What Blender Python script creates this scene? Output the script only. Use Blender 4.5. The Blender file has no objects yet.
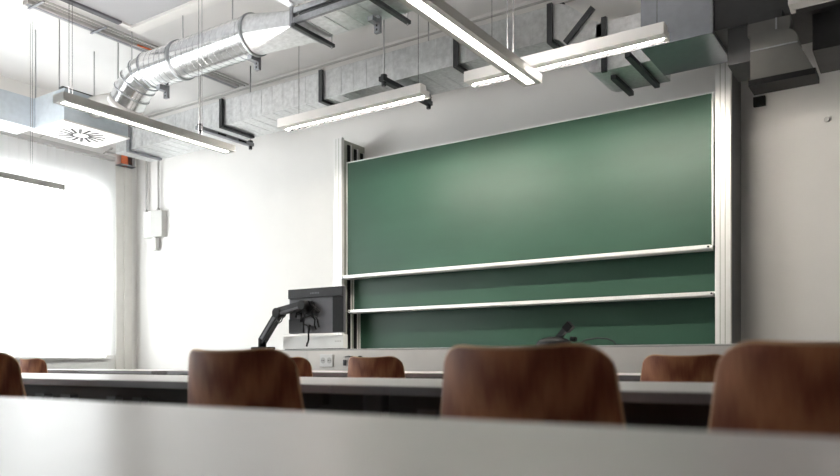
import bpy, bmesh, math, random
from mathutils import Vector, Matrix

random.seed(7)
SC = bpy.context.scene
COL = SC.collection
R = math.radians

# ------------------------------------------------------------------ camera
cd = bpy.data.cameras.new('camera')
cam = bpy.data.objects.new('camera', cd)
COL.objects.link(cam)
cam.location = (0, 0, 0.795)
cam.rotation_euler = (R(90), 0, R(34.0))
cd.sensor_width = 36.0
cd.lens = 748 / 840 * 36.0
cd.shift_y = (363 - 238) / 840
cd.clip_start = 0.02
cd.dof.use_dof = True
cd.dof.focus_distance = 7.0
cd.dof.aperture_fstop = 3.0
SC.camera = cam

# ------------------------------------------------------------------ sky, daylight, exposure
wd = bpy.data.worlds.new('overcast_sky')
SC.world = wd
wd.use_nodes = True
bg = wd.node_tree.nodes['Background']
bg.inputs[0].default_value = (1.0, 0.97, 0.985, 1)
bg.inputs[1].default_value = 4.5
SC.view_settings.view_transform = 'Standard'
SC.view_settings.look = 'None'
SC.view_settings.gamma = 1.0
SC.view_settings.exposure = 1.5
SC.view_settings.use_curve_mapping = False
SC.cycles.use_denoising = True
SC.cycles.max_bounces = 10
SC.cycles.diffuse_bounces = 6
SC.cycles.transmission_bounces = 8
SC.cycles.sample_clamp_indirect = 6.0

# room numbers (metres): camera stands at x=0, y=0
XL, XR, YB, YF, ZC = -9.2, 2.6, -3.4, 6.5, 4.25
TUBE_ROOM = 11.0       # strength of the room lamps' diffusers
TUBE_BOARD = 165.0    # strength of the board lamps' tubes


# ------------------------------------------------------------------ materials
def nodes_of(name):
    m = bpy.data.materials.new(name)
    m.use_nodes = True
    return m, m.node_tree.nodes, m.node_tree.links, m.node_tree.nodes['Principled BSDF']


def mat(name, col, rough=0.5, metal=0.0, var=0.06, scale=8.0, bump=0.0, bscale=60.0, spec=0.5, stretch=(1, 1, 1), coat=0.0):
    m, N, L, b = nodes_of(name)
    b.inputs['Roughness'].default_value = rough
    b.inputs['Metallic'].default_value = metal
    b.inputs['Specular IOR Level'].default_value = spec
    b.inputs['Coat Weight'].default_value = coat
    tc = N.new('ShaderNodeTexCoord')
    mp = N.new('ShaderNodeMapping')
    mp.inputs['Scale'].default_value = stretch
    L.new(tc.outputs['Object'], mp.inputs[0])
    nz = N.new('ShaderNodeTexNoise')
    nz.inputs['Scale'].default_value = scale
    nz.inputs['Detail'].default_value = 4
    L.new(mp.outputs[0], nz.inputs['Vector'])
    rp = N.new('ShaderNodeValToRGB')
    rp.color_ramp.elements[0].position = 0.3
    rp.color_ramp.elements[1].position = 0.7
    rp.color_ramp.elements[0].color = tuple(c * (1 - var) for c in col) + (1,)
    rp.color_ramp.elements[1].color = tuple(min(1, c * (1 + var)) for c in col) + (1,)
    L.new(nz.outputs['Fac'], rp.inputs[0])
    L.new(rp.outputs[0], b.inputs['Base Color'])
    if bump:
        n2 = N.new('ShaderNodeTexNoise')
        n2.inputs['Scale'].default_value = bscale
        L.new(mp.outputs[0], n2.inputs['Vector'])
        bp = N.new('ShaderNodeBump')
        bp.inputs['Strength'].default_value = bump
        bp.inputs['Distance'].default_value = 0.01
        L.new(n2.outputs['Fac'], bp.inputs['Height'])
        L.new(bp.outputs[0], b.inputs['Normal'])
    return m


def wood(name, c0, c1, stretch=(9, 9, 1.1), rough=0.5):
    m, N, L, b = nodes_of(name)
    b.inputs['Specular IOR Level'].default_value = 0.22
    b.inputs['Roughness'].default_value = rough
    tc = N.new('ShaderNodeTexCoord')
    mp = N.new('ShaderNodeMapping')
    mp.inputs['Scale'].default_value = stretch
    L.new(tc.outputs['Object'], mp.inputs[0])
    wv = N.new('ShaderNodeTexWave')
    wv.wave_type = 'RINGS'
    wv.inputs['Scale'].default_value = 1.6
    wv.inputs['Distortion'].default_value = 5.0
    wv.inputs['Detail'].default_value = 3.0
    L.new(mp.outputs[0], wv.inputs['Vector'])
    mp2 = N.new('ShaderNodeMapping')
    mp2.inputs['Scale'].default_value = tuple(s * 12 for s in stretch)
    L.new(tc.outputs['Object'], mp2.inputs[0])
    nz = N.new('ShaderNodeTexNoise')
    nz.inputs['Scale'].default_value = 1.5
    L.new(mp2.outputs[0], nz.inputs['Vector'])
    mx = N.new('ShaderNodeMix')
    mx.inputs[0].default_value = 0.55
    L.new(wv.outputs['Fac'], mx.inputs[2])
    L.new(nz.outputs['Fac'], mx.inputs[3])
    rp = N.new('ShaderNodeValToRGB')
    rp.color_ramp.elements[0].position = 0.2
    rp.color_ramp.elements[1].position = 0.8
    rp.color_ramp.elements[0].color = c0 + (1,)
    rp.color_ramp.elements[1].color = c1 + (1,)
    L.new(mx.outputs[0], rp.inputs[0])
    L.new(rp.outputs[0], b.inputs['Base Color'])
    return m


def emit(name, col, s):
    m = bpy.data.materials.new(name)
    m.use_nodes = True
    N, L = m.node_tree.nodes, m.node_tree.links
    N.clear()
    e = N.new('ShaderNodeEmission')
    e.inputs[0].default_value = col + (1,)
    e.inputs[1].default_value = s
    o = N.new('ShaderNodeOutputMaterial')
    L.new(e.outputs[0], o.inputs[0])
    return m


def blind_fabric():
    m = bpy.data.materials.new('blind_fabric')
    m.use_nodes = True
    N, L = m.node_tree.nodes, m.node_tree.links
    N.clear()
    d = N.new('ShaderNodeBsdfDiffuse')
    t = N.new('ShaderNodeBsdfTranslucent')
    nz = N.new('ShaderNodeTexNoise')
    nz.inputs['Scale'].default_value = 40
    rp = N.new('ShaderNodeValToRGB')
    rp.color_ramp.elements[0].color = (0.84, 0.85, 0.86, 1)
    rp.color_ramp.elements[1].color = (0.92, 0.92, 0.92, 1)
    L.new(nz.outputs['Fac'], rp.inputs[0])
    L.new(rp.outputs[0], d.inputs[0])
    L.new(rp.outputs[0], t.inputs[0])
    mx = N.new('ShaderNodeMixShader')
    mx.inputs[0].default_value = 0.5
    L.new(d.outputs[0], mx.inputs[1])
    L.new(t.outputs[0], mx.inputs[2])
    o = N.new('ShaderNodeOutputMaterial')
    L.new(mx.outputs[0], o.inputs[0])
    return m


def glass_mat():
    m = bpy.data.materials.new('clear_glass')
    m.use_nodes = True
    N, L = m.node_tree.nodes, m.node_tree.links
    N.clear()
    t = N.new('ShaderNodeBsdfTransparent')
    t.inputs[0].default_value = (0.93, 0.96, 0.95, 1)
    g = N.new('ShaderNodeBsdfGlossy')
    g.inputs['Roughness'].default_value = 0.02
    mx = N.new('ShaderNodeMixShader')
    mx.inputs[0].default_value = 0.06
    L.new(t.outputs[0], mx.inputs[1])
    L.new(g.outputs[0], mx.inputs[2])
    o = N.new('ShaderNodeOutputMaterial')
    L.new(mx.outputs[0], o.inputs[0])
    return m


def perforated():
    m, N, L, b = nodes_of('perforated_sheet')
    b.inputs['Roughness'].default_value = 0.5
    tc = N.new('ShaderNodeTexCoord')
    v = N.new('ShaderNodeTexVoronoi')
    v.inputs['Scale'].default_value = 38
    v.inputs['Randomness'].default_value = 0.0
    L.new(tc.outputs['Object'], v.inputs['Vector'])
    rp = N.new('ShaderNodeValToRGB')
    rp.color_ramp.interpolation = 'CONSTANT'
    rp.color_ramp.elements[0].color = (0.10, 0.10, 0.11, 1)
    rp.color_ramp.elements[1].color = (0.42, 0.43, 0.45, 1)
    rp.color_ramp.elements[1].position = 0.33
    L.new(v.outputs['Distance'], rp.inputs[0])
    L.new(rp.outputs[0], b.inputs['Base Color'])
    return m


M = {
    'wall': mat('white_wall_paint', (0.80, 0.79, 0.775), 0.75, var=0.02, scale=2, bump=0.05, bscale=90),
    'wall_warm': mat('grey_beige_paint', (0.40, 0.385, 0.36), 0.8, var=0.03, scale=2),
    'ceiling': mat('painted_concrete', (0.78, 0.77, 0.765), 0.85, var=0.03, scale=1.5, bump=0.06, bscale=30),
    'floor': mat('grey_linoleum', (0.27, 0.26, 0.25), 0.45, var=0.12, scale=14),
    'white': mat('white_powder_coat', (0.82, 0.82, 0.81), 0.4, var=0.02),
    'frame': mat('window_frame_white', (0.80, 0.80, 0.79), 0.4, var=0.02),
    'trim': mat('beige_trim', (0.76, 0.74, 0.71), 0.5, var=0.03),
    'alu': mat('anodised_aluminium', (0.80, 0.80, 0.79), 0.38, metal=0.25, var=0.03, scale=4, stretch=(20, 20, 0.4)),
    'alu_shaded': mat('post_shade_grey', (0.16, 0.165, 0.17), 0.45, metal=0.4, var=0.05),
    'olive': mat('rail_olive_grey', (0.42, 0.43, 0.38), 0.4, metal=0.4, var=0.05),
    'board': mat('green_enamel_board', (0.027, 0.072, 0.048), 0.42, var=0.10, scale=1.6, spec=0.3, bump=0.02, bscale=200, stretch=(0.6, 1, 1.6)),
    'galv': mat('galvanised_steel', (0.80, 0.815, 0.83), 0.2, metal=1.0, var=0.10, scale=30, bump=0.012, bscale=14),
    'galv_flat': mat('galvanised_sheet', (0.72, 0.735, 0.745), 0.32, metal=0.88, var=0.12, scale=26, bump=0.05, bscale=5),
    'galv_box': mat('blue_grey_sheet', (0.60, 0.67, 0.73), 0.4, metal=0.35, var=0.05, scale=18),
    'silencer': mat('dull_silencer_sheet', (0.28, 0.30, 0.33), 0.3, metal=0.9, var=0.05, scale=18),
    'collar': mat('duct_collar', (0.42, 0.44, 0.46), 0.35, metal=0.9, var=0.05),
    'steel_dark': mat('dark_steel', (0.06, 0.063, 0.067), 0.45, metal=0.6, var=0.12, scale=30),
    'steel_mid': mat('zinc_strut', (0.30, 0.31, 0.33), 0.4, metal=0.8, var=0.10, scale=40),
    'rod': mat('threaded_rod', (0.45, 0.45, 0.46), 0.4, metal=0.8, var=0.08, scale=80),
    'wire': mat('grey_wire', (0.12, 0.12, 0.125), 0.6, var=0.05),
    'matt_black': mat('matt_black_sheet', (0.035, 0.036, 0.038), 0.6, var=0.2, scale=6),
    'hood': mat('grey_hood_sheet', (0.12, 0.12, 0.113), 0.5, metal=0.3, var=0.08, scale=8),
    'flex': mat('flexible_hose', (0.72, 0.71, 0.69), 0.55, metal=0.2, var=0.05),
    'conduit': mat('grey_conduit', (0.50, 0.49, 0.48), 0.5, var=0.05),
    'lamp': mat('lamp_housing', (0.58, 0.58, 0.56), 0.42, var=0.02),
    'lamp_white': mat('lamp_housing_white', (0.80, 0.79, 0.77), 0.4, var=0.02),
    'reflector': mat('satin_reflector', (0.03, 0.03, 0.032), 0.6, metal=0.0, var=0.03),
    'black': mat('black_plastic', (0.009, 0.009, 0.010), 0.5, var=0.15, scale=40, spec=0.15),
    'charcoal': mat('charcoal_plastic', (0.030, 0.030, 0.034), 0.45, var=0.08, scale=30, spec=0.2),
    'grey_plastic': mat('grey_plastic', (0.13, 0.13, 0.145), 0.5, var=0.05, scale=20, spec=0.25),
    'plastic': mat('white_plastic', (0.82, 0.82, 0.81), 0.35, var=0.02),
    'orange': mat('orange_foam', (0.80, 0.19, 0.07), 0.6, var=0.15, scale=50),
    'bench': mat('cream_laminate', (0.80, 0.765, 0.73), 0.4, var=0.03, scale=5),
    'bench_top': mat('bench_top_grey', (0.45, 0.45, 0.44), 0.35, var=0.04, scale=20),
    'desk': mat('light_grey_laminate', (0.645, 0.615, 0.62), 0.33, var=0.03, scale=30, spec=0.5),
    'desk_edge': mat('desk_edge_band', (0.27, 0.26, 0.28), 0.5, var=0.05, scale=20),
    'leg': mat('silver_leg', (0.14, 0.145, 0.16), 0.38, metal=0.7, var=0.05),
    'dark_panel': mat('dark_grey_board', (0.05, 0.048, 0.05), 0.55, var=0.1, scale=10),
    'chrome': mat('chrome_tube', (0.66, 0.66, 0.67), 0.18, metal=1.0, var=0.04),
    'ply': wood('red_brown_plywood', (0.22, 0.066, 0.034), (0.46, 0.18, 0.085)),
    'ply_edge': wood('pale_plywood_edge', (0.50, 0.27, 0.15), (0.62, 0.38, 0.22), stretch=(4, 4, 60)),
    'perf': perforated(),
    'blind': blind_fabric(),
    'glass': glass_mat(),
    'tube_room': emit('lit_diffuser', (1.0, 0.94, 0.82), TUBE_ROOM),
    'uplight_fill': emit('uplight_fill_glow', (1.0, 0.93, 0.88), 21.0),
    'tube_board': emit('lit_tube', (1.0, 0.92, 0.82), TUBE_BOARD),
}


# ------------------------------------------------------------------ mesh helpers
class MB:
    def __init__(self):
        self.bm = bmesh.new()
        self.mats = []
        self.mi = 0

    def slot(self, m):
        if m not in self.mats:
            self.mats.append(m)
        self.mi = self.mats.index(m)
        return self

    def box(self, x0, x1, y0, y1, z0, z1, bev=0.0, seg=2):
        if x0 > x1: x0, x1 = x1, x0
        if y0 > y1: y0, y1 = y1, y0
        if z0 > z1: z0, z1 = z1, z0
        vs = [self.bm.verts.new(p) for p in ((x0, y0, z0), (x1, y0, z0), (x1, y1, z0), (x0, y1, z0),
                                             (x0, y0, z1), (x1, y0, z1), (x1, y1, z1), (x0, y1, z1))]
        fs = [self.bm.faces.new([vs[i] for i in f]) for f in ((3, 2, 1, 0), (4, 5, 6, 7), (0, 1, 5, 4),
                                                             (1, 2, 6, 5), (2, 3, 7, 6), (3, 0, 4, 7))]
        for f in fs:
            f.material_index = self.mi
        if bev:
            es = list({e for f in fs for e in f.edges})
            r = bmesh.ops.bevel(self.bm, geom=es, offset=bev, segments=seg, affect='EDGES', profile=0.5)
            for f in r['faces']:
                f.material_index = self.mi
        return self

    def prism(self, pts, axis, a0, a1, bev=0.0):
        """polygon pts in the two other axes, pushed along axis from a0 to a1"""
        def P(p, a):
            return {'x': (a, p[0], p[1]), 'y': (p[0], a, p[1]), 'z': (p[0], p[1], a)}[axis]
        A = [self.bm.verts.new(P(p, a0)) for p in pts]
        B = [self.bm.verts.new(P(p, a1)) for p in pts]
        n = len(pts)
        fs = [self.bm.faces.new(A[::-1]), self.bm.faces.new(B)]
        for i in range(n):
            fs.append(self.bm.faces.new((A[i], A[(i + 1) % n], B[(i + 1) % n], B[i])))
        for f in fs:
            f.material_index = self.mi
        return self

    def tube(self, path, rad, seg=10, cap=True, smooth=True):
        path = [Vector(p) for p in path]
        n = len(path)
        rr = rad if isinstance(rad, (list, tuple)) else [rad] * n
        rings = []
        up = None
        for i, p in enumerate(path):
            t = (path[min(i + 1, n - 1)] - path[max(i - 1, 0)])
            if t.length < 1e-9:
                t = path[min(i + 2, n - 1)] - path[max(i - 2, 0)]
            t.normalize()
            if up is None:
                up = Vector((0, 0, 1)) if abs(t.z) < 0.9 else Vector((1, 0, 0))
            a = t.cross(up).normalized()
            up = a.cross(t).normalized()
            rings.append([self.bm.verts.new(p + (a * math.cos(k * 2 * math.pi / seg) + up * math.sin(k * 2 * math.pi / seg)) * rr[i])
                          for k in range(seg)])
        for i in range(n - 1):
            for k in range(seg):
                f = self.bm.faces.new((rings[i][k], rings[i][(k + 1) % seg], rings[i + 1][(k + 1) % seg], rings[i + 1][k]))
                f.smooth = smooth
                f.material_index = self.mi
        if cap:
            for r_ in (rings[0][::-1], rings[-1]):
                f = self.bm.faces.new(r_)
                f.material_index = self.mi
        return self

    def bar(self, p, q, w, h):
        """square bar between two points"""
        p, q = Vector(p), Vector(q)
        t = (q - p).normalized()
        up = Vector((0, 0, 1)) if abs(t.z) < 0.9 else Vector((0, 1, 0))
        a = t.cross(up).normalized()
        b = a.cross(t).normalized()
        A, B = [], []
        for s1, s2 in ((-1, -1), (1, -1), (1, 1), (-1, 1)):
            o = a * (s1 * w / 2) + b * (s2 * h / 2)
            A.append(self.bm.verts.new(p + o))
            B.append(self.bm.verts.new(q + o))
        fs = [self.bm.faces.new(A[::-1]), self.bm.faces.new(B)]
        for i in range(4):
            fs.append(self.bm.faces.new((A[i], A[(i + 1) % 4], B[(i + 1) % 4], B[i])))
        for f in fs:
            f.material_index = self.mi
        return self

    def ball(self, c, r, sz=(1, 1, 1), seg=16):
        r_ = bmesh.ops.create_uvsphere(self.bm, u_segments=seg, v_segments=seg // 2, radius=r,
                                       matrix=Matrix.Translation(c) @ Matrix.Diagonal(sz + (1,)))
        for v in r_['verts']:
            for f in v.link_faces:
                f.smooth = True
                f.material_index = self.mi
        return self

    def build(self, name, m, parent=None, kind=None, label=None):
        me = bpy.data.meshes.new(name)
        bmesh.ops.recalc_face_normals(self.bm, faces=self.bm.faces)
        if parent is not None and parent.get('_w') is not None:
            bmesh.ops.translate(self.bm, verts=self.bm.verts, vec=-Vector(parent['_w']))
        self.bm.to_mesh(me)
        self.bm.free()
        if self.mats:
            for k in self.mats:
                me.materials.append(M[k])
        else:
            me.materials.append(M[m])
        o = bpy.data.objects.new(name, me)
        COL.objects.link(o)
        if parent is not None:
            o.parent = parent
            if parent.get('_w') is not None:
                o['_w'] = parent['_w']
        if kind:
            o['kind'] = kind
        if label:
            o['label'] = label
        return o


def thing(name, label, cat, base, group=None):
    o = bpy.data.objects.new(name, None)
    o.empty_display_size = 0.1
    COL.objects.link(o)
    o.location = base
    o['_w'] = tuple(float(b) for b in base)
    o['label'] = label
    o['category'] = cat
    if group:
        o['group'] = group
    return o


def tag(o, label, cat, group=None):
    o['label'] = label
    o['category'] = cat
    if group:
        o['group'] = group
    return o


def copy_tree(o, parent=None):
    c = o.copy()
    COL.objects.link(c)
    c.parent = parent
    for ch in list(o.children):
        copy_tree(ch, c)
    return c


def B(*a, **k):
    return MB().box(*a, **k)


# ------------------------------------------------------------------ the room shell
T = 0.2
B(XL - T, XR + T, YB - T, YF + T, -0.15, 0).build('floor', 'floor', kind='structure')
B(XL - T, XR + T, YB - T, YF + T, ZC, ZC + 0.2).build('ceiling', 'ceiling', kind='structure')
wf = B(XL - T, XR + T, YF, YF + T, 0, ZC).build('wall_front', 'wall', kind='structure')
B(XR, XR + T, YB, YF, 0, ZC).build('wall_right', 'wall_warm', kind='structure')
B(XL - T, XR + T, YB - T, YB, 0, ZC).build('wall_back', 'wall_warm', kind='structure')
# window wall: parapet, head and piers round a long band of windows
WY0, WY1, WZ0, WZ1 = -2.6, 6.02, 0.87, 3.15
wl = MB()
wl.box(XL - T, XL, YB, YF, 0, WZ0 - 0.02)
wl.box(XL - T, XL, YB, YF, WZ1, ZC)
wl.box(XL - T, XL, YB, WY0, WZ0 - 0.02, WZ1)
wl.box(XL - T, XL, WY1, YF, WZ0 - 0.02, WZ1)
wl.build('wall_left', 'wall', kind='structure')
NW = 6
wstep = (WY1 - WY0) / NW
for i in range(NW):
    y0, y1 = WY0 + i * wstep, WY0 + (i + 1) * wstep
    w = thing('window_%d' % (i + 1), 'white framed window behind pale vertical blinds', 'window', (XL - 0.1, (y0 + y1) / 2, WZ0))
    del w['category'], w['label']
    w['kind'] = 'structure'
    f = MB()
    a, b_ = XL - 0.14, XL - 0.07
    f.box(a, b_, y0 + 0.002, y0 + 0.06, WZ0, WZ1).box(a, b_, y1 - 0.06, y1 - 0.002, WZ0, WZ1)
    f.box(a, b_, y0 + 0.06, y1 - 0.06, WZ0, WZ0 + 0.06).box(a, b_, y0 + 0.06, y1 - 0.06, WZ1 - 0.06, WZ1)
    f.box(a, b_, y0 + 0.06, y1 - 0.06, WZ0 + 0.6, WZ0 + 0.65)
    f.build('window_frame', 'frame', w)
    B(XL - 0.109, XL - 0.101, y0 + 0.06, y1 - 0.06, WZ0 + 0.65, WZ1 - 0.06).build('window_pane', 'glass', w)
    B(XL - 0.109, XL - 0.101, y0 + 0.06, y1 - 0.06, WZ0 + 0.06, WZ0 + 0.6).build('window_pane', 'glass', w)
    # portal: guides the sky's own light through this opening
    ld = bpy.data.lights.new('sky_portal', 'AREA')
    ld.shape = 'RECTANGLE'
    ld.size, ld.size_y = wstep, WZ1 - WZ0
    ld.cycles.is_portal = True
    lo = bpy.data.objects.new('sky_portal', ld)
    COL.objects.link(lo)
    lo.location = (XL - T - 0.02, (y0 + y1) / 2, (WZ0 + WZ1) / 2)
    lo.rotation_euler = (0, R(-90), 0)
B(XL - 0.05, XL + 0.10, WY0 - 0.05, WY1 + 0.03, WZ0 - 0.03, WZ0, bev=0.006).build('trim_1', 'frame', kind='structure')
# the boxed service riser in the corner by the window
B(XL, XL + 0.03, 6.16, 6.28, 0, 3.50, bev=0.004).build('trim_2', 'trim', kind='structure')
B(XL, XL + 0.045, 6.28, 6.40, 0, 3.50, bev=0.004).build('trim_3', 'trim', kind='structure')
B(XL + 0.1, XR, YF - 0.015, YF, 0, 0.08).build('baseboard_front', 'trim', kind='structure')

# radiator cover under the window sill
rc = thing('radiator_cover', 'white radiator cover running under the window sill', 'radiator cover', (XL, 5.0, 0))
B(XL + 0.001, XL + 0.09, -2.4, 6.0, 0.14, 0.80, bev=0.006).build('front_panel', 'frame', rc)
for y in (-2.0, 0.7, 3.4, 5.7):
    B(XL + 0.02, XL + 0.07, y, y + 0.06, 0.0, 0.14).build('foot', 'frame', rc)

# ------------------------------------------------------------------ vertical blind
bl = thing('vertical_blind', 'pale vertical slat blind hanging over the glowing window', 'blind', (XL + 0.07, 5.0, 0.9))
B(XL + 0.05, XL + 0.11, WY0 - 0.1, 6.10, 3.535, 3.585, bev=0.004).build('head_rail', 'conduit', bl)
for y in (4.05, 5.06, 5.93):
    q = MB().bar((XL + 0.0, y + 0.16, 3.70), (XL + 0.10, y + 0.12, 3.70), 0.03, 0.012).bar((XL + 0.10, y + 0.12, 3.70), (XL + 0.10, y, 3.60), 0.03, 0.012)
    q.build('rail_bracket', 'conduit', bl)
sl = MB()
ns = 4
pts = []
for k in range(ns + 1):
    s = k / ns * 2 - 1
    pts.append((s * 0.0635, 0.006 * (1 - s * s)))
v0 = [sl.bm.verts.new((x, y, 0)) for x, y in pts]
v1 = [sl.bm.verts.new((x, y, 2.62)) for x, y in pts]
for k in range(ns):
    f = sl.bm.faces.new((v0[k], v0[k + 1], v1[k + 1], v1[k]))
    f.smooth = True
me_sl = bpy.data.meshes.new('slat')
sl.bm.to_mesh(me_sl)
sl.bm.free()
me_sl.materials.append(M['blind'])
nsl = int((6.08 - WY0) / 0.12)
for i in range(nsl):
    y = 6.04 - i * 0.12
    o = bpy.data.objects.new('slat', me_sl)
    COL.objects.link(o)
    o.parent = bl
    o.location = (0.012, y - 5.0, 0.0)
    o.rotation_euler = (0, 0, R(90 - 27 + random.uniform(-2, 2)))

# ------------------------------------------------------------------ sliding boards
BX0, BX1 = -5.10, -1.375


def sliding_board(label, yf, zb, zt):
    t = thing('sliding_blackboard', label, 'blackboard', (BX0, yf, zb), 'sliding boards')
    B(BX0 + 0.012, BX1 - 0.012, yf + 0.004, yf + 0.028, zb + 0.042, zt - 0.012).build('writing_surface', 'board', t)
    B(BX0, BX0 + 0.013, yf, yf + 0.032, zb + 0.042, zt, bev=0.002).build('side_edge', 'alu', t)
    B(BX1 - 0.013, BX1, yf, yf + 0.032, zb + 0.042, zt, bev=0.002).build('side_edge', 'alu', t)
    B(BX0 + 0.013, BX1 - 0.013, yf, yf + 0.032, zt - 0.012, zt, bev=0.002).build('top_edge', 'alu', t)
    tr = MB().prism([(yf - 0.085, zb + 0.036), (yf - 0.085, zb + 0.008), (yf - 0.07, zb), (yf + 0.03, zb), (yf + 0.03, zb + 0.042), (yf - 0.01, zb + 0.042), (yf - 0.015, zb + 0.024), (yf - 0.075, zb + 0.024), (yf - 0.075, zb + 0.036)],
                    'x', BX0 + 0.005, BX1 - 0.005).build('chalk_tray', 'alu', t)
    for x in (BX0 + 0.02, BX1 - 0.02):
        MB().tube([(x, yf - 0.089, zb + 0.02), (x, yf - 0.083, zb + 0.02)], 0.008, 10).build('end_screw', 'black', tr)
    return t


sliding_board('large green blackboard raised highest, with a lit sheen across it', 6.16, 1.68, 2.93)
sliding_board('green blackboard sliding behind the raised one, tray below it', 6.27, 1.325, 2.575)
sliding_board('lowest rearmost green blackboard, cut off by the bench', 6.38, 0.80, 2.05)


def pylon(label, x0, x1, inner, ztop):
    t = thing('board_pylon', label, 'pylon', ((x0 + x1) / 2, 6.3, 0), 'board guide pylons')
    B(x0, x1, 6.105, 6.15, 0, ztop, bev=0.003).build('front_profile', 'alu', t)
    for k in (0.3, 0.62):
        x = x0 + (x1 - x0) * k
        B(x, x + 0.006, 6.1035, 6.106, 0.01, ztop - 0.01).build('front_groove', 'olive', t)
    side = x1 if inner > 0 else x0
    sx = 0.006 * inner
    B(x0 + 0.002, x1 - 0.002, 6.15, YF - 0.002, 0, ztop - 0.02).build('post_body', 'olive' if inner > 0 else 'alu_shaded', t)  # right post body darker: the shade on its side put into the colour
    for k, (ya, yb) in enumerate(((6.20, 6.245), (6.31, 6.355), (6.42, 6.465))):
        B(side - 0.03 * inner, side + sx, ya, yb, 0.01, ztop - 0.06 - 0.02 * k).build('guide_slot', 'black', t)
        B(side - 0.02 * inner, side + sx * 1.6, yb + 0.004, yb + 0.022, 0.01, ztop - 0.05 - 0.02 * k).build('guide_rail', 'alu', t)
    return t


pylon('pale metal board pylon behind the monitor', BX0 - 0.135, BX0 - 0.02, 1, 3.19)
pylon('pale metal board pylon under the ventilation box', BX1 + 0.025, BX1 + 0.14, -1, 3.19)

# ------------------------------------------------------------------ ceiling services: conduits and rail
cr = thing('cable_rail', 'grey cable rail with two conduits fixed along the ceiling', 'cable rail', (-7.05, 5.0, ZC))
B(-7.14, -7.05, 3.8, 6.44, 4.215, ZC - 0.001, bev=0.003).build('channel', 'conduit', cr)
B(-7.112, -7.078, 3.81, 6.43, 4.209, 4.2145).build('channel_slot', 'steel_mid', cr)
for x in (-6.97, -6.91):
    MB().tube([(x, 3.3, 4.225), (x, 6.46, 4.225)], 0.011, 8).build('conduit', 'conduit', cr)
for y in (3.85, 4.5, 5.15, 5.8):
    B(-7.15, -6.88, y, y + 0.025, 4.20, 4.208).build('clip', 'steel_mid', cr)
MB().tube([(-6.99, 4.95, 4.20), (-6.95, 5.12, 4.19)], 0.010, 8).build('cable_end', 'orange', cr)
wc = thing('wall_conduit', 'thin grey conduit running below the ceiling on the front wall', 'conduit', (-4, 6.48, 4.18))
MB().tube([(-8.9, 6.485, 4.20), (1.5, 6.485, 4.20)], 0.012, 8).build('pipe', 'conduit', wc)
MB().tube([(-8.9, 6.485, 4.13), (1.5, 6.485, 4.13)], 0.008, 8).build('pipe', 'conduit', wc)
for k in range(11):
    x = -8.4 + k * 0.8
    B(x, x + 0.04, 6.465, 6.499, 4.105, 4.125).build('clip', 'steel_dark', wc)

# perforated ceiling sail
cs = thing('ceiling_sail', 'perforated grey metal ceiling panel with pale frame', 'ceiling panel', (-5.0, 3.0, 3.95))
B(-6.16, -3.7, 1.9, 4.30, 3.96, 3.98).build('perforated_sheet', 'perf', cs)
B(-6.22, -6.16, 1.9, 4.2, 3.94, 4.0, bev=0.004).build('edge_strip', 'grey_plastic', cs)
B(-6.22, -3.7, 4.30, 4.42, 3.93, 4.0, bev=0.004).build('edge_strip', 'lamp_white', cs)
B(-6.22, -6.16, 4.2, 4.30, 3.94, 4.0, bev=0.004).build('edge_corner', 'lamp_white', cs)
for x, y in ((-6.1, 4.2), (-4.0, 4.2), (-6.1, 2.2), (-4.0, 2.2)):
    MB().tube([(x, y, 3.98), (x, y, ZC)], 0.006, 6).build('hanger_rod', 'rod', cs)

# ------------------------------------------------------------------ spiral duct with elbow, transition and rectangular run
DY, DZ, DR = 4.40, 3.53, 0.163
sd = thing('spiral_duct', 'shiny silver round spiral duct with segmented elbow', 'duct', (-5.3, DY, DZ))
path, rad = [], []
x = -5.98
while x < -4.62:
    for dx, dr in ((0, 0), (0.001, 0.0035), (0.007, 0.0035), (0.008, 0)):
        path.append((x + dx, DY, DZ)); rad.append(DR + dr)
    x += 0.075
sp = MB().tube(path, rad, 64, cap=True)
for e in sp.bm.edges:
    if abs(e.verts[0].co.x - e.verts[1].co.x) < 1e-6:
        e.smooth = False
sp.build('spiral_pipe', 'galv', sd)
for x in (-5.56, -4.63):
    MB().tube([(x - 0.014, DY, DZ), (x - 0.013, DY, DZ), (x + 0.013, DY, DZ), (x + 0.014, DY, DZ)], [DR, DR + 0.012, DR + 0.012, DR], 40).build('collar', 'collar', sd)
# elbow: five mitred segments turning downwards
p = Vector((-5.985, DY, DZ))
ang = 0
segs = [p.copy()]
for k in range(4):
    ang += (10, 16, 14, 6)[k]
    p = p + Vector((-math.cos(R(ang)), 0.0, -math.sin(R(ang)))) * 0.118
    segs.append(p.copy())
for k in range(4):
    a, b = segs[k], segs[k + 1]
    d = (b - a).normalized()
    eb = MB().tube([a - d * 0.014, a + d * 0.004, a + d * 0.005, b - d * 0.003, b + d * 0.014], [DR + 0.007, DR + 0.007, DR + 0.001, DR - 0.001, DR - 0.002], 48)
    for e in eb.bm.edges:
        if len(e.link_faces) == 2 and abs((e.verts[0].co - e.verts[1].co).normalized().dot(d)) < 0.3:
            e.smooth = False
    eb.build('elbow_segment', 'galv', sd)
    MB().tube([a - d * 0.006, a + d * 0.006], DR + 0.011, 48).build('seam_ring', 'collar', sd)
e0 = segs[-1]
ed = (segs[-1] - segs[-2]).normalized()
MB().tube([e0 - ed * 0.01, e0 + ed * 0.045], DR + 0.010, 36).build('elbow_rim', 'lamp_white', sd)
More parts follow.
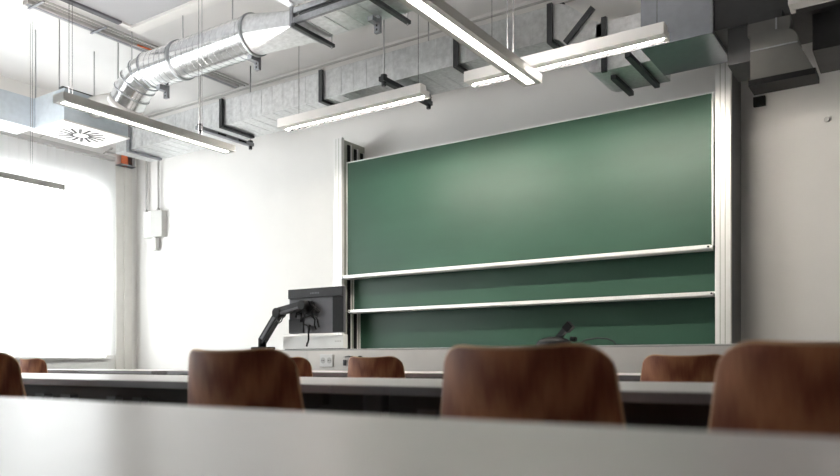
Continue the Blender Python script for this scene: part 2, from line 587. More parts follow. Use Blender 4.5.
# hose into the plenum box
hp = [e0 - ed * 0.02, e0 + ed * 0.05, Vector((-6.60, DY + 0.06, 3.33)), Vector((-6.82, DY + 0.10, 3.40)), Vector((-7.068, DY + 0.10, 3.42))]
hs, hr = [], []
for i in range(len(hp) - 1):
    for k in range(12):
        hs.append(hp[i].lerp(hp[i + 1], k / 12)); hr.append(0.105 + (0.004 if k % 2 else 0))
hs.append(hp[-1]); hr.append(0.105)
MB().tube(hs, hr, 28).build('flexible_hose', 'flex', sd)
# round-to-rectangular transition
tr = MB()
n = 32
RY0, RY1, RZ0, RZ1 = 4.235, 4.565, 3.40, 3.515
x0, x1 = -4.62, -4.04
ra, rb = [], []
for k in range(n):
    a = 2 * math.pi * k / n + math.pi / n
    ra.append(tr.bm.verts.new((x0, DY + DR * math.cos(a), DZ + DR * math.sin(a))))
cor = [tr.bm.verts.new((x1, y, z)) for y, z in ((RY1, RZ1), (RY0, RZ1), (RY0, RZ0), (RY1, RZ0))]
for q in range(4):
    for k in range(n // 4):
        i = q * n // 4 + k
        if k < n // 4 - 1:
            tr.bm.faces.new((ra[i], ra[i + 1], cor[q]))
    i = q * n // 4 + n // 4 - 1
    tr.bm.faces.new((ra[i], ra[(i + 1) % n], cor[(q + 1) % 4], cor[q]))
tr.build('transition_piece', 'galv_flat', sd)
rd = MB().box(x1, 1.0, RY0 + 0.004, RY1 - 0.004, RZ0 + 0.004, RZ1 - 0.004)
for k in range(30):
    xx = -3.92 + k * 0.16
    rd.box(xx, xx + 0.02, RY0 + 0.02, RY1 - 0.02, RZ0 - 0.001, RZ0 + 0.004)
rd.build('rectangular_run', 'galv_flat', sd)
fl = MB().box(x1 - 0.012, x1 + 0.02, RY0 - 0.025, RY0, RZ0 - 0.02, RZ1 + 0.02).box(x1 - 0.012, x1 + 0.02, RY1, RY1 + 0.02, RZ0 - 0.02, RZ1 + 0.02)
fl.box(x1 - 0.012, x1 + 0.02, RY0, RY1, RZ0 - 0.02, RZ0).box(x1 - 0.012, x1 + 0.02, RY0, RY1, RZ1, RZ1 + 0.02)
fl.build('flange', 'steel_mid', sd)
MB().box(x1 + 0.03, -3.3, RY0 - 0.03, RY0 - 0.004, RZ0 - 0.005, RZ0 + 0.04).build('side_rail', 'steel_mid', sd)
MB().box(x1 + 0.03, -3.3, RY0 - 0.028, RY0 - 0.002, RZ1 - 0.04, RZ1 + 0.003).build('side_rail', 'steel_mid', sd)
MB().box(x1 + 0.08, -3.3, RY0 - 0.016, RY0 + 0.003, RZ0 + 0.045, RZ0 + 0.07).build('rail_shadow_gap', 'steel_dark', sd)
for x in (-4.0, -3.25):
    MB().box(x, x + 0.035, RY0 - 0.06, RY1 + 0.08, RZ0 - 0.045, RZ0 - 0.018).build('strut', 'steel_dark', sd)
    MB().tube([(x + 0.017, RY1 + 0.06, RZ0 - 0.06), (x + 0.017, RY1 + 0.06, ZC)], 0.006, 6).build('hanger_rod', 'rod', sd)
for x in (-5.93, -4.72, -3.44):
    q = MB().box(x, x + 0.05, DY + 0.08, DY + 0.11, DZ - 0.25, DZ - 0.06).box(x, x + 0.05, DY + 0.0, DY + 0.08, DZ - 0.19, DZ - 0.155)
    q.build('angle_bracket', 'steel_mid', sd)
    for k in range(3):
        B(x + 0.018, x + 0.032, DY + 0.0785, DY + 0.081, DZ - 0.235 + k * 0.03, DZ - 0.220 + k * 0.03).build('bracket_hole', 'black', sd)
for x, y in ((-6.3, DY), (-5.55, DY), (-4.9, DY)):
    MB().tube([(x, y, DZ + (0.16 if x > -6 else 0.1)), (x, y, ZC)], 0.006, 6).build('hanger_rod', 'rod', sd)

# upper flat duct lying above and in front of the rectangular run
ud = thing('flat_duct', 'pale ribbed flat duct just under the ceiling above the spiral duct', 'duct', (-3.4, 3.9, 3.64))
B(-4.05, -2.40, 3.60, 4.205, 3.53, 3.80).build('duct_body', 'galv_flat', ud)
for k in range(15):
    xx = -3.98 + k * 0.10
    B(xx, xx + 0.010, 3.61, 4.20, 3.525, 3.53).build('rib', 'galv_flat', ud)
for x in (-3.2, -2.6):
    MB().tube([(x, 3.57, 3.51), (x, 3.57, ZC)], 0.006, 6).build('hanger_rod', 'rod', ud)
    B(x - 0.02, x + 0.02, 3.54, 4.20, 3.50, 3.525).build('strut', 'steel_dark', ud)

# ------------------------------------------------------------------ plenum box with swirl outlet
pb = thing('plenum_box', 'blue-grey ceiling box with white swirl air outlet underneath', 'air outlet', (-7.38, 4.53, 3.2))
PX0, PX1, PY0, PY1 = -7.67, -7.08, 4.18, 4.90
B(PX0, PX1, PY0, PY1, 3.215, 3.53, bev=0.003).build('box_body', 'galv_box', pb)
pl = B(PX0 - 0.012, PX1 + 0.012, PY0 - 0.012, PY1 + 0.012, 3.198, 3.2145, bev=0.003).build('outlet_plate', 'white', pb)
cx, cy = (PX0 + PX1) / 2, (PY0 + PY1) / 2
MB().tube([(cx, cy, 3.197), (cx, cy, 3.193)], 0.26, 40).build('swirl_disc', 'white', pb)
for k in range(16):
    a = 2 * math.pi * k / 16 + 0.1
    ca, sa = math.cos(a), math.sin(a)
    ta = Vector((-sa, ca, 0))
    p0 = Vector((cx, cy, 3.1925)) + Vector((ca, sa, 0)) * 0.075
    p1 = Vector((cx, cy, 3.1925)) + Vector((ca, sa, 0)) * 0.235 + ta * 0.03
    MB().bar(p0, p1, 0.030, 0.003).build('swirl_slot', 'black' if k % 2 else 'charcoal', pb)
MB().tube([(cx, cy, 3.194), (cx, cy, 3.188)], 0.028, 20).build('centre_cap', 'white', pb)
B(PX0 - 0.3, PX0 + 0.06, 2.0, PY0 - 0.001, 3.215, 3.52).build('side_duct', 'galv_box', pb)
for x, y in ((PX0 + 0.03, PY0 + 0.02), (PX1 - 0.12, PY0 + 0.02), (PX0 + 0.03, PY1 - 0.04), (PX1 - 0.12, PY1 - 0.04)):
    MB().tube([(x, y, 3.53), (x, y, ZC)], 0.007, 6).build('hanger_rod', 'rod', pb)
B(PX1 - 0.08, PX1 - 0.01, PY0 - 0.01, PY1, 3.53, 3.545).build('top_lip', 'steel_dark', pb)

# ------------------------------------------------------------------ rectangular wall duct with offset bend and silencer
WD0, WD1, WDZ0, WDZ1 = 5.57, 6.07, 3.39, 3.665
wdct = thing('wall_duct', 'long rectangular galvanised duct hung along the front wall', 'duct', (-5, 5.82, WDZ0))
xs = -8.30
body = MB()
body.box(xs, -2.49, WD0, WD1, WDZ0, WDZ1)
body.build('duct_body', 'galv_flat', wdct)
k = 0
xx = xs + 0.05
while xx < -2.55:
    B(xx, xx + 0.010, WD0 - 0.003, WD0, WDZ0 + 0.004, WDZ1 - 0.004).build('rib', 'galv_flat', wdct)
    B(xx, xx + 0.010, WD0 + 0.004, WD1 - 0.004, WDZ0 - 0.003, WDZ0).build('rib', 'galv_flat', wdct)
    xx += 0.155
for x in (-8.02, -6.36, -4.92, -3.37, -2.49):
    w = 0.022
    B(x - w, x + w, WD0 - 0.03, WD0 - 0.003, WDZ0 - 0.03, WDZ1 + 0.01).build('joint_flange', 'steel_dark' if x > -7 else 'steel_mid', wdct)
    B(x - w, x + w, WD0 - 0.003, WD1 - 0.05, WDZ0 - 0.03, WDZ0 - 0.003).build('joint_flange', 'steel_dark' if x > -7 else 'steel_mid', wdct)
for x in (-6.50, -4.02):
    B(x - 0.03, x + 0.03, 5.34, 6.14, WDZ0 - 0.075, WDZ0 - 0.034, bev=0.003).build('trapeze_strut', 'steel_mid' if x < -5 else 'steel_dark', wdct)
    for y in (5.38, 6.11):
        MB().tube([(x, y, WDZ0 - 0.12), (x, y, ZC)], 0.007, 6).build('hanger_rod', 'rod', wdct)
        MB().tube([(x, y, WDZ0 - 0.11), (x, y, WDZ0 - 0.075)], 0.022, 6).build('nut', 'steel_dark', wdct)
        MB().tube([(x, y, WDZ0 - 0.034), (x, y, WDZ0 - 0.012)], 0.03, 8).build('nut', 'steel_dark', wdct)
    for y in (5.6, 5.9):
        B(x - 0.0305, x + 0.0305, y, y + 0.12, WDZ0 - 0.066, WDZ0 - 0.046).build('strut_slot', 'black', wdct)
# offset bend: drops the duct to the silencer
top, bot = [], []
for k in range(13):
    s = k / 12
    e = s * s * (3 - 2 * s)
    top.append((-2.47 + 0.42 * s, WDZ1 + 0.02 * math.sin(math.pi * s) - 0.245 * e))
    bot.append((-2.47 + 0.36 * s, WDZ0 - 0.345 * e))
MB().prism(bot + top[::-1], 'y', WD0, WD1).build('offset_bend', 'galv_flat', wdct)
MB().bar((-2.13, WD0 - 0.012, 3.55), (-2.36, WD0 - 0.012, 3.33), 0.03, 0.04).build('bend_seam', 'steel_dark', wdct)
B(-2.11, -1.68, WD0, WD1, 3.045, 3.42).build('lower_section', 'galv_flat', wdct)
B(-2.06, -2.02, WD0 - 0.03, WD0, 3.03, 3.45).build('joint_flange', 'steel_dark', wdct)
B(-1.80, -1.76, WD0 - 0.25, WD1 - 0.02, 3.005, 3.04).build('joint_flange', 'steel_dark', wdct)
B(-2.03, -1.99, WD0 + 0.1, WD1 + 0.04, 3.005, 3.04).build('joint_flange', 'steel_dark', wdct)

sb = thing('silencer_box', 'large dull grey duct silencer above the board pylon', 'duct', (-1.3, 5.6, 3.03))
B(-1.68, -1.20, 5.31, 5.90, 3.035, 3.70).build('box_body', 'silencer', sb)
B(-1.205, -1.185, 5.295, 5.91, 3.025, 3.71).build('joint_flange', 'steel_mid', sb)
B(-1.185, 1.6, 5.32, 5.89, 3.045, 3.69).build('black_block', 'matt_black', sb, label='black duct section')  # duct run beyond the flange, in plain black
B(-0.60, 1.6, 5.42, 5.88, 2.81, 3.044).build('black_block', 'matt_black', sb, label='black duct section')  # black block added where only shade falls beside the outlet
B(-1.10, -0.96, 5.34, 5.70, 2.80, 3.044).build('black_bracket', 'matt_black', sb, label='short black bracket')  # black box for the dark bracket between pylon and outlet
for x in (-1.45, 0.3):
    for y in (5.35, 5.86):
        MB().tube([(x, y, 3.70), (x, y, ZC)], 0.007, 6).build('hanger_rod', 'rod', sb)

# drop outlet under the black duct
ho = thing('drop_outlet', 'grey curved duct outlet with dark open mouth beside the pylon', 'duct outlet', (-0.75, 5.3, 2.58))
prof = [(-0.93, 2.61), (-0.565, 2.61), (-0.655, 2.80)]
for k in range(7):
    a = R(15 + k * 12.5)
    prof.append((-0.745 + 0.095 * math.cos(a), 2.80 + 0.105 * math.sin(a)))
prof += [(-0.93, 2.91)]
MB().prism(prof, 'y', 5.18, 5.36).build('curved_hood', 'hood', ho)
MB().box(-0.94, -0.555, 5.17, 5.37, 2.575, 2.612).build('mouth_frame', 'black', ho)
MB().box(-0.95, -0.70, 5.20, 5.34, 2.906, 2.985).build('neck', 'hood', ho)
B(-0.785, -0.775, 5.195, 5.345, 2.906, 2.986).build('neck_seam', 'steel_mid', ho)
B(-0.93, -0.655, 5.176, 5.18, 2.795, 2.803).build('hood_seam', 'steel_mid', ho)
B(-0.95, -0.75, 5.21, 5.40, 2.986, 3.044).build('upper_neck', 'matt_black', ho)
# black cable box and junction plate on the wall beside the pylon
tag(B(-1.14, -1.05, 6.46, YF - 0.001, 2.85, 2.925, bev=0.004).build('junction_box', 'black'), 'small black junction box on the wall beside the board pylon', 'junction box')
tag(MB().tube([(-0.62, 6.499, 2.66), (-0.62, 6.485, 2.66)], 0.02, 12).build('wall_sensor', 'conduit'), 'tiny grey round sensor on the wall below the duct outlet', 'sensor')

# ------------------------------------------------------------------ pendant lamps
def room_lamp(label, x, y0, y1, z=2.60):
    t = thing('pendant_lamp', label, 'lamp', (x, (y0 + y1) / 2, z), 'room pendant lamps')
    w, h = 0.065, 0.055
    hb = MB()
    hb.box(x - w, x - 0.028, y0, y1, z, z + h).box(x + 0.028, x + w, y0, y1, z, z + h).box(x - 0.028, x + 0.028, y0, y1, z + 0.02, z + h)
    hb.box(x - 0.028, x + 0.028, y0, y0 + 0.03, z, z + 0.02).box(x - 0.028, x + 0.028, y1 - 0.03, y1, z, z + 0.02)
    hb.build('housing', 'lamp', t)
    B(x - 0.027, x + 0.027, y0 + 0.031, y1 - 0.031, z + 0.006, z + 0.016).build('diffuser', 'tube_room', t)
    B(x - 0.04, x + 0.04, y0 + 0.05, y1 - 0.05, z + h, z + h + 0.003).build('added_uplight', 'uplight_fill', t)  # glowing strip added on top to brighten the ceiling
    for y in (y0 + 0.09, y1 - 0.32):
        for s in (-0.02, 0.02):
            MB().tube([(x + s, y, z + h), (x + s, y, ZC)], 0.0022, 6).build('suspension_wire', 'wire', t)
    return t


room_lamp('slim pendant lamp hanging in front of the window blinds', -7.5, 2.9, 4.40)
room_lamp('slim pendant lamp hanging below the silver spiral duct', -4.95, 2.88, 4.42)
room_lamp('slim pendant lamp with glowing strip aimed at the blackboard', -2.11, 2.90, 4.44)


def board_lamp(label, x0, x1, z=2.84, yc=4.75, lit=True):
    t = thing('board_lamp', label, 'lamp', ((x0 + x1) / 2, yc, z), 'board lamps')
    B(x0, x1, yc - 0.06, yc + 0.02, z, z + 0.075, bev=0.003).build('housing', 'lamp_white', t)
    MB().prism([(yc + 0.021, z + 0.045), (yc + 0.06, z + 0.045), (yc + 0.115, z + 0.0115), (yc + 0.118, z + 0.014), (yc + 0.064, z + 0.052), (yc + 0.021, z + 0.052)],
               'x', x0 + 0.01, x1 - 0.01).build('reflector', 'reflector', t)
    MB().tube([(x0 + 0.026, yc + 0.036, z + 0.013), (x1 - 0.026, yc + 0.036, z + 0.013)], 0.0085, 16).build('tube', 'tube_board' if lit else 'plastic', t)
    for x in (x0, x1 - 0.025):
        B(x, x + 0.025, yc + 0.021, yc + 0.07, z - 0.004, z + 0.044, bev=0.003).build('lamp_holder', 'lamp_white', t)
    for x in (x0 + 0.2, x1 - 0.06):
        MB().tube([(x, yc, z + 0.075), (x, yc, ZC)], 0.0022, 6).build('suspension_wire', 'wire', t)
    return t


board_lamp('long white board lamp above the monitor end of the board', -4.66, -3.16)
board_lamp('long white board lamp crossing behind the glowing pendant', -2.78, -1.34)
board_lamp('board lamp beside the curved duct outlet', -0.65, 0.85, z=2.85, yc=4.80, lit=False)

# ------------------------------------------------------------------ wall box with conduits near the corner
wb = thing('wall_box', 'white wall-mounted box with two conduits running up beside the corner', 'wall box', (-8.72, YF, 2.5))
MB().prism([(-8.93, YF - 0.001), (-8.90, 6.40), (-8.70, 6.37), (-8.54, 6.42), (-8.53, YF - 0.001)], 'z', 2.51, 2.86).build('cover', 'lamp', wb)
B(-8.76, -8.67, 6.42, 6.48, 2.33, 2.51, bev=0.006).build('lower_spigot', 'lamp', wb)
for x in (-8.92, -8.66):
    MB().tube([(x, 6.46, 2.86), (x, 6.46, 3.62)], 0.014, 8).build('conduit', 'conduit', wb)
    MB().tube([(x, 6.46, 2.855), (x, 6.46, 2.90)], 0.024, 8).build('gland', 'conduit', wb)

# orange fire-stop collar and pipe on the riser
fc = thing('fire_stop_collar', 'orange fire-stop foam and dark bracket on top of the corner riser', 'pipe collar', (XL + 0.06, 6.28, 3.5))
MB().tube([(XL + 0.06, 6.27, 3.50), (XL + 0.06, 6.27, 3.69)], [0.05, 0.042], 12).build('foam_collar', 'orange', fc)
B(XL + 0.005, XL + 0.13, 6.34, 6.38, 3.50, 3.68).build('bracket', 'steel_mid', fc)
B(XL + 0.0, XL + 0.14, 6.17, 6.39, 3.50, 3.515).build('base_plate', 'steel_mid', fc)
MB().tube([(XL + 0.06, 6.22, 3.66), (XL + 0.06, 5.98, 3.64)], 0.012, 8).build('pipe', 'conduit', fc)

# ------------------------------------------------------------------ lecturer's bench
be = thing('lecture_bench', 'long cream lecture bench in front of the blackboard', 'bench', (-2.9, 4.9, 0))
BY0, BY1, BZ = 4.50, 5.20, 0.905
bx = [-5.55, -4.126, -1.85, -0.2]
for k in range(3):
    B(bx[k] + 0.002, bx[k + 1] - 0.002, BY0, BY0 + 0.02, 0.06, BZ - 0.012).build('front_panel', 'bench', be)
B(bx[0], bx[-1], BY0 - 0.002, BY1, BZ - 0.012, BZ, bev=0.003).build('worktop', 'bench_top', be)
for x in (bx[0], bx[-1] - 0.02):
    B(x, x + 0.02, BY0 + 0.021, BY1 - 0.02, 0, BZ - 0.013).build('side_panel', 'bench', be)
B(bx[0] + 0.03, bx[-1] - 0.03, BY0 + 0.04, BY0 + 0.06, 0, 0.06).build('plinth', 'dark_panel', be)

so = thing('power_socket', 'white double power socket on the cream bench front', 'socket', (-3.92, BY0, 0.77))
B(-3.99, -3.855, BY0 - 0.012, BY0 - 0.0005, 0.765, 0.865, bev=0.004).build('plate', 'plastic', so)
for x in (-3.955, -3.89):
    MB().tube([(x, BY0 - 0.0125, 0.815), (x, BY0 - 0.009, 0.815)], 0.024, 20).build('socket_well', 'lamp', so)
    for s in (-1, 1):
        MB().tube([(x + s * 0.009, BY0 - 0.0135, 0.815), (x + s * 0.009, BY0 - 0.0125, 0.815)], 0.004, 8).build('pin_hole', 'black', so)
kh = thing('cable_outlet', 'grey cable outlet with black plugs on the cream bench front', 'cable outlet', (-3.65, BY0, 0.78))
B(-3.745, -3.725, BY0 - 0.02, BY0 - 0.0005, 0.775, 0.82, bev=0.003).build('bracket', 'grey_plastic', kh)
B(-3.745, -3.56, BY0 - 0.014, BY0 - 0.0005, 0.838, 0.846).build('strip', 'lamp', kh)
for x in (-3.66, -3.575):
    MB().tube([(x, BY0 - 0.03, 0.838), (x, BY0 - 0.001, 0.838)], 0.012, 10).build('plug', 'black', kh)
MB().tube([(-3.72, BY0 - 0.02, 0.842), (-3.68, BY0 - 0.03, 0.848), (-3.6, BY0 - 0.03, 0.838), (-3.55, BY0 - 0.02, 0.832)], 0.004, 6).build('cable', 'charcoal', kh)

# monitor on its arm: back turned to the room
mo = thing('monitor', 'dark grey monitor seen from behind on a black jointed arm', 'monitor', (-4.13, 4.78, 1.04))
MX0, MX1, MY = -4.545, -3.935, 4.72
B(MX0, MX1, MY, MY + 0.028, 1.045, 1.425, bev=0.006).build('back_shell', 'grey_plastic', mo)
B(MX0, MX1, MY - 0.016, MY, 1.345, 1.425, bev=0.004).build('top_band', 'charcoal', mo)
B(MX0 + 0.006, MX1 - 0.006, MY + 0.0285, MY + 0.030, 1.053, 1.419).build('screen', 'black', mo)
B(MX1 - 0.115, MX1 - 0.003, MY - 0.007, MY, 1.05, 1.344, bev=0.002).build('side_cover', 'black', mo)
B(MX0 + 0.003, MX0 + 0.17, MY - 0.010, MY, 1.05, 1.17, bev=0.003).build('port_cover', 'charcoal', mo)
for k in range(6):
    B(-4.285 + k * 0.017, -4.275 + k * 0.017, MY - 0.017, MY - 0.0155, 1.375, 1.388).build('maker_mark', 'grey_plastic', mo)
MB().tube([(-4.30, MY - 0.03, 1.26), (-4.30, MY, 1.26)], 0.06, 16).build('mount_plate', 'black', mo)
for k in range(9):
    a = random.uniform(-4.45, -4.2); b = random.uniform(1.10, 1.30)
    pts = [Vector((a, MY - 0.02, b))]
    for j in range(5):
        pts.append(pts[-1] + Vector((random.uniform(-0.01, 0.055), random.uniform(-0.012, 0.006), random.uniform(-0.07, 0.045))))
    MB().tube(pts, 0.008, 6).build('cable', 'black', mo)
ar = mo
AY = 4.66
B(-4.90, -4.70, AY - 0.05, AY + 0.05, BZ, BZ + 0.03, bev=0.005).build('clamp_base', 'black', ar)
MB().tube([(-4.81, AY, BZ + 0.02), (-4.81, AY, BZ + 0.10)], 0.035, 16).build('post', 'black', ar)
MB().bar((-4.81, AY, BZ + 0.08), (-4.615, AY, 1.215), 0.055, 0.062).build('lower_arm', 'charcoal', ar)
MB().bar((-4.79, AY - 0.03, BZ + 0.10), (-4.63, AY - 0.03, 1.19), 0.012, 0.022).build('arm_cover', 'grey_plastic', ar)
MB().tube([(-4.605, AY - 0.045, 1.225), (-4.605, AY + 0.045, 1.225)], 0.042, 18).build('elbow_joint', 'black', ar)
MB().bar((-4.61, AY, 1.235), (-4.33, AY + 0.012, 1.285), 0.055, 0.066).build('upper_arm', 'charcoal', ar)
MB().bar((-4.57, AY - 0.03, 1.22), (-4.36, AY - 0.02, 1.262), 0.012, 0.02).build('arm_cover', 'grey_plastic', ar)
MB().tube([(-4.325, AY - 0.03, 1.28), (-4.325, AY + 0.03, 1.28)], 0.04, 16).build('tilt_joint', 'black', ar)
MB().tube([(-4.31, AY + 0.0, 1.24), (-4.31, AY, 1.31)], 0.022, 12).build('swivel', 'black', ar)
MB().tube([(-4.585, AY - 0.04, 1.16), (-4.56, AY - 0.05, 1.135), (-4.53, AY - 0.05, 1.15), (-4.52, AY - 0.04, 1.19)], 0.006, 6).build('cable', 'charcoal', ar)

mb_ = thing('media_box', 'low white equipment box under the monitor on the bench', 'box', (-4.25, 4.85, BZ))
B(-4.68, -3.99, 4.78, 4.84, BZ + 0.012, 1.034, bev=0.006).build('casing', 'plastic', mb_)
B(-4.66, -4.01, 4.785, 4.835, BZ, BZ + 0.012).build('foot_strip', 'charcoal', mb_)
for k in range(4):
    B(-4.08 + k * 0.018, -4.068 + k * 0.018, 4.7785, 4.78, 0.972, 0.982).build('maker_mark', 'lamp', mb_)

# document camera and cable on the bench
dc = thing('document_camera', 'black document camera with tilted arm lying on the bench', 'camera', (-2.1, 4.8, BZ))
MB().ball((-2.12, 4.8, BZ + 0.018), 0.13, (1.0, 0.7, 0.42)).build('base', 'black', dc)
for o in [dc.children[0]]:
    for v in o.data.vertices:
        if v.co.z < 0: v.co.z = 0
MB().bar((-2.10, 4.8, BZ + 0.05), (-2.015, 4.8, BZ + 0.145), 0.04, 0.036).build('arm', 'charcoal', dc)
MB().bar((-2.035, 4.8, BZ + 0.115), (-1.995, 4.8, BZ + 0.155), 0.05, 0.052).build('head', 'black', dc)
MB().tube([(-2.0, 4.8, BZ + 0.055), (-1.96, 4.8, BZ + 0.05)], 0.018, 10).build('knob', 'black', dc)
cb = MB().tube([(-1.97, 4.8, BZ + 0.012), (-1.93, 4.78, BZ + 0.02), (-1.88, 4.77, BZ + 0.045), (-1.80, 4.77, BZ + 0.056), (-1.73, 4.77, BZ + 0.050), (-1.69, 4.78, BZ + 0.03), (-1.675, 4.79, BZ + 0.007), (-1.62, 4.85, BZ + 0.006)], 0.0055, 8)
tag(cb.build('cable', 'charcoal'), 'dark cable looping up from the bench beside the document camera', 'cable')

# ------------------------------------------------------------------ student desks
DH = 0.74
def desk(label, x0, x1, y0, y1, group='student desks'):
    t = thing('student_desk', label, 'desk', ((x0 + x1) / 2, (y0 + y1) / 2, 0), group)
    g = 0.002
    x0 += g; x1 -= g
    B(x0 + 0.0015, x1 - 0.0015, y0 + 0.0015, y1 - 0.0015, DH - 0.022, DH, bev=0.0015).build('tabletop', 'desk', t)
    e = MB().box(x0, x1, y0, y0 + 0.0015, DH - 0.0215, DH - 0.001).box(x0, x1, y1 - 0.0015, y1, DH - 0.0215, DH - 0.001)
    e.box(x0, x0 + 0.0015, y0 + 0.0015, y1 - 0.0015, DH - 0.0215, DH - 0.001).box(x1 - 0.0015, x1, y0 + 0.0015, y1 - 0.0015, DH - 0.0215, DH - 0.001)
    e.build('edge_band', 'desk_edge', t)
    for x in (x0 + 0.06, x1 - 0.13):
        B(x, x + 0.07, y0 + 0.30, y0 + 0.34, 0.03, DH - 0.022, bev=0.004).build('leg', 'leg', t)
        B(x, x + 0.07, y1 - 0.13, y1 - 0.09, 0.03, DH - 0.022, bev=0.004).build('leg', 'leg', t)
        B(x, x + 0.07, y0 + 0.28, y1 - 0.04, 0.0, 0.03, bev=0.004).build('foot_rail', 'leg', t)
    B(x0 + 0.01, x1 - 0.01, y1 - 0.065, y1 - 0.05, 0.30, DH - 0.023).build('shade_panel', 'dark_panel', t)  # dark panel added to stand for the shade under the desk
    B(x0 + 0.13, x1 - 0.13, y0 + 0.12, y0 + 0.15, DH - 0.062, DH - 0.022).build('frame_rail', 'dark_panel', t)
    return t


desk('light grey desk under bright window glare, nearest the chair by the blinds', -2.748, -0.948, -0.17, 0.635)
desk('light grey desk in the foreground with dull right half', -0.948, 0.852, -0.17, 0.635)
desk('grey desk end hidden behind the aisle chair, towards the windows', -4.856, -3.056, 1.45, 2.22)
desk('grey desk behind the chair by the window blinds, black shade panel below', -3.054, -1.254, 1.45, 2.22)
desk('grey desk carrying on behind the two dark chairs below the board', -1.254, 0.546, 1.45, 2.22)
g3 = 'far desks before the bench'
desk('far desk beside the window wall with dark front edge', -6.35, -4.55, 3.34, 4.10, g3)
desk('far desk in front of the monitor with dark front edge', -4.385, -2.585, 3.34, 4.10, g3)
desk('far desk in front of the cream bench centre', -2.585, -0.785, 3.34, 4.10, g3)
desk('far desk in front of the bench below the pylon', -0.785, 1.015, 3.34, 4.10, g3)


# ------------------------------------------------------------------ chairs
def shell(W, H, nx, nz, fn, th):
    """thin curved sheet: fn(s,t)->point; closed with its edge in the second material"""
    bm = bmesh.new()
    T_ = [j / (nz - 1) * 0.984 for j in range(nz)] + [1.0]
    P = [[Vector(fn(-1 + 2 * i / nx, T_[j])) for i in range(nx + 1)] for j in range(nz + 1)]
    def nrm(i, j):
        a = P[j][min(i + 1, nx)] - P[j][max(i - 1, 0)]
        b = P[min(j + 1, nz)][i] - P[max(j - 1, 0)][i]
        n_ = a.cross(b)
        return n_.normalized() if n_.length > 1e-9 else Vector((0, -1, 0))
    Fv = [[bm.verts.new(P[j][i] + nrm(i, j) * th / 2) for i in range(nx + 1)] for j in range(nz + 1)]
    Bv = [[bm.verts.new(P[j][i] - nrm(i, j) * th / 2) for i in range(nx + 1)] for j in range(nz + 1)]
    for j in range(nz):
        for i in range(nx):
            for V, fl in ((Fv, 0), (Bv, 1)):
                q = (V[j][i], V[j][i + 1], V[j + 1][i + 1], V[j + 1][i])
                f = bm.faces.new(q[::-1] if fl else q)
                f.smooth = True
                if j == nz - 1 or i in (0, nx - 1):
                    f.material_index = 1
    ring = [(i, 0) for i in range(nx)] + [(nx, j) for j in range(nz)] + [(i, nz) for i in range(nx, 0, -1)] + [(0, j) for j in range(nz, 0, -1)]
    for k in range(len(ring)):
        (i, j), (i2, j2) = ring[k], ring[(k + 1) % len(ring)]
        f = bm.faces.new((Fv[j][i], Bv[j][i], Bv[j2][i2], Fv[j2][i2]))
        f.material_index = 1
    return bm


def colmap(s):
    return math.sin(s * math.pi / 2) * 0.70 + s * 0.30


def back_fn(s, t):
    s = colmap(s)
    hw = 0.217 - 0.036 * t
    r = 0.072
    ax = abs(s) * hw
    ztop = 0.825 + 0.015 * s * s
    d = ax - (hw - r)
    drop = r - math.sqrt(max(r * r - d * d, 0)) if d > 0 else 0
    zt = ztop - drop * 0.92
    # lower corners rounded as well
    r2 = 0.06
    d2 = ax - (hw - r2)
    rise = r2 - math.sqrt(max(r2 * r2 - d2 * d2, 0)) if d2 > 0 else 0
    zb = 0.50 + rise * 0.9
    z = zb + (zt - zb) * t
    y = 0.065 * s * s - (z - 0.46) * 0.17 - 0.012 * math.sin((z - 0.5) / 0.33 * math.pi)
    return (s * hw, y, z)


def seat_fn(s, t):
    s = colmap(s)
    hw = 0.205 + 0.01 * math.sin(t * math.pi)
    r = 0.08
    ax = abs(s) * hw
    d = ax - (hw - r)
    drop = r - math.sqrt(max(r * r - d * d, 0)) if d > 0 else 0
    y0, y1 = -0.02 + drop * 0.8, 0.39 - drop * 0.8
    y = y0 + (y1 - y0) * t
    z = 0.445 + 0.012 * s * s - 0.018 * max(0, (t - 0.75) / 0.25) ** 2 + 0.010 * max(0, (0.2 - t) / 0.2)
    return (s * hw, y, z)


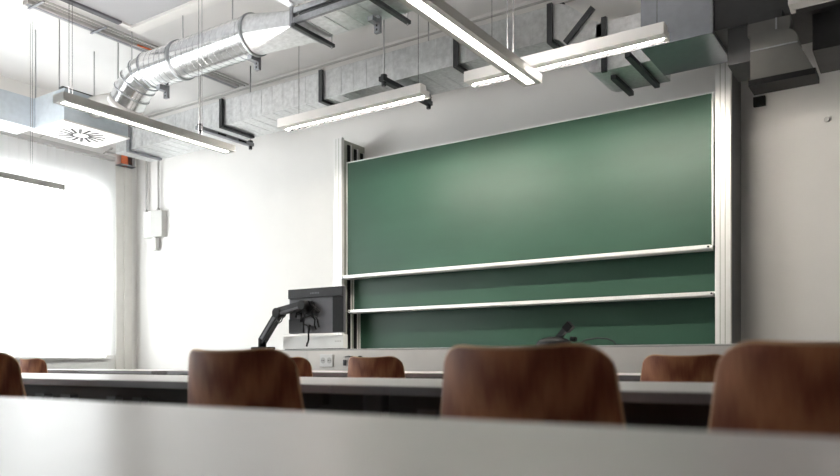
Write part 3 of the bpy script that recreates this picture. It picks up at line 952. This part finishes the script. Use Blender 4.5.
def make_chair():
    t = thing('shell_chair', 'x', 'chair', (0, 0, 0))
    del t['_w']
    for nm, fn in (('backrest', back_fn), ('seat', seat_fn)):
        bm = shell(0.4, 0.35, 28, 16, fn, 0.012)
        bmesh.ops.recalc_face_normals(bm, faces=bm.faces)
        me = bpy.data.meshes.new(nm)
        bm.to_mesh(me); bm.free()
        me.materials.append(M['ply']); me.materials.append(M['ply_edge'])
        o = bpy.data.objects.new(nm, me)
        COL.objects.link(o); o.parent = t
    r = 0.010
    for s in (-1, 1):
        MB().tube([(s * 0.17, 0.34, 0.425), (s * 0.185, 0.37, 0.20), (s * 0.195, 0.39, 0.0)], r, 10).build('leg', 'chrome', t)
        MB().tube([(s * 0.17, 0.02, 0.425), (s * 0.19, -0.04, 0.20), (s * 0.20, -0.09, 0.0)], r, 10).build('leg', 'chrome', t)
        MB().tube([(s * 0.17, 0.36, 0.427), (s * 0.17, 0.02, 0.427)], r, 10).build('seat_rail', 'chrome', t)
        MB().tube([(s * 0.15, 0.03, 0.427), (s * 0.15, -0.005, 0.47), (s * 0.14, 0.022, 0.55), (s * 0.14, 0.006, 0.66)], 0.009, 10).build('back_support', 'chrome', t)
    MB().tube([(-0.17, 0.03, 0.427), (0.17, 0.03, 0.427)], r, 10).build('cross_rail', 'chrome', t)
    MB().tube([(-0.17, 0.34, 0.427), (0.17, 0.34, 0.427)], r, 10).build('cross_rail', 'chrome', t)
    return t


CH2 = 'chairs between the grey desks'
CH3 = 'far chairs at the bench-side desks'
spots = [
    (-2.64, 1.27, 2, 0.845, 'plywood chair in front of the bright window, on the aisle side', CH2),
    (-1.42, 1.28, 3, 0.832, 'plywood chair standing below the monitor arm and white wall', CH2),
    (-0.638, 1.28, -2, 0.830, 'plywood chair below the green blackboard, hiding the document camera base', CH2),
    (-0.10, 1.28, 2, 0.838, 'dark plywood chair below the board pylon and bare wall', CH2),
    (-5.78, 3.14, 0, 0.835, 'far plywood chair in front of the window sill', CH3),
    (-3.06, 3.14, 0, 0.830, 'far plywood chair mostly hidden, beside the bench power socket', CH3),
    (-2.42, 3.14, 0, 0.830, 'far plywood chair beneath the cable outlet on the bench', CH3),
    (-0.81, 3.14, 0, 0.830, 'far plywood chair below the right end of the blackboard', CH3),
]
proto = make_chair()
for i, (x, y, a, h, lab, grp) in enumerate(spots):
    c = proto if i == 0 else copy_tree(proto)
    c.location = (x, y + 0.02, 0)
    c.rotation_euler = (0, 0, R(a))
    c['label'] = lab
    c['group'] = grp

for o in bpy.data.objects:
    if '_w' in o:
        del o['_w']
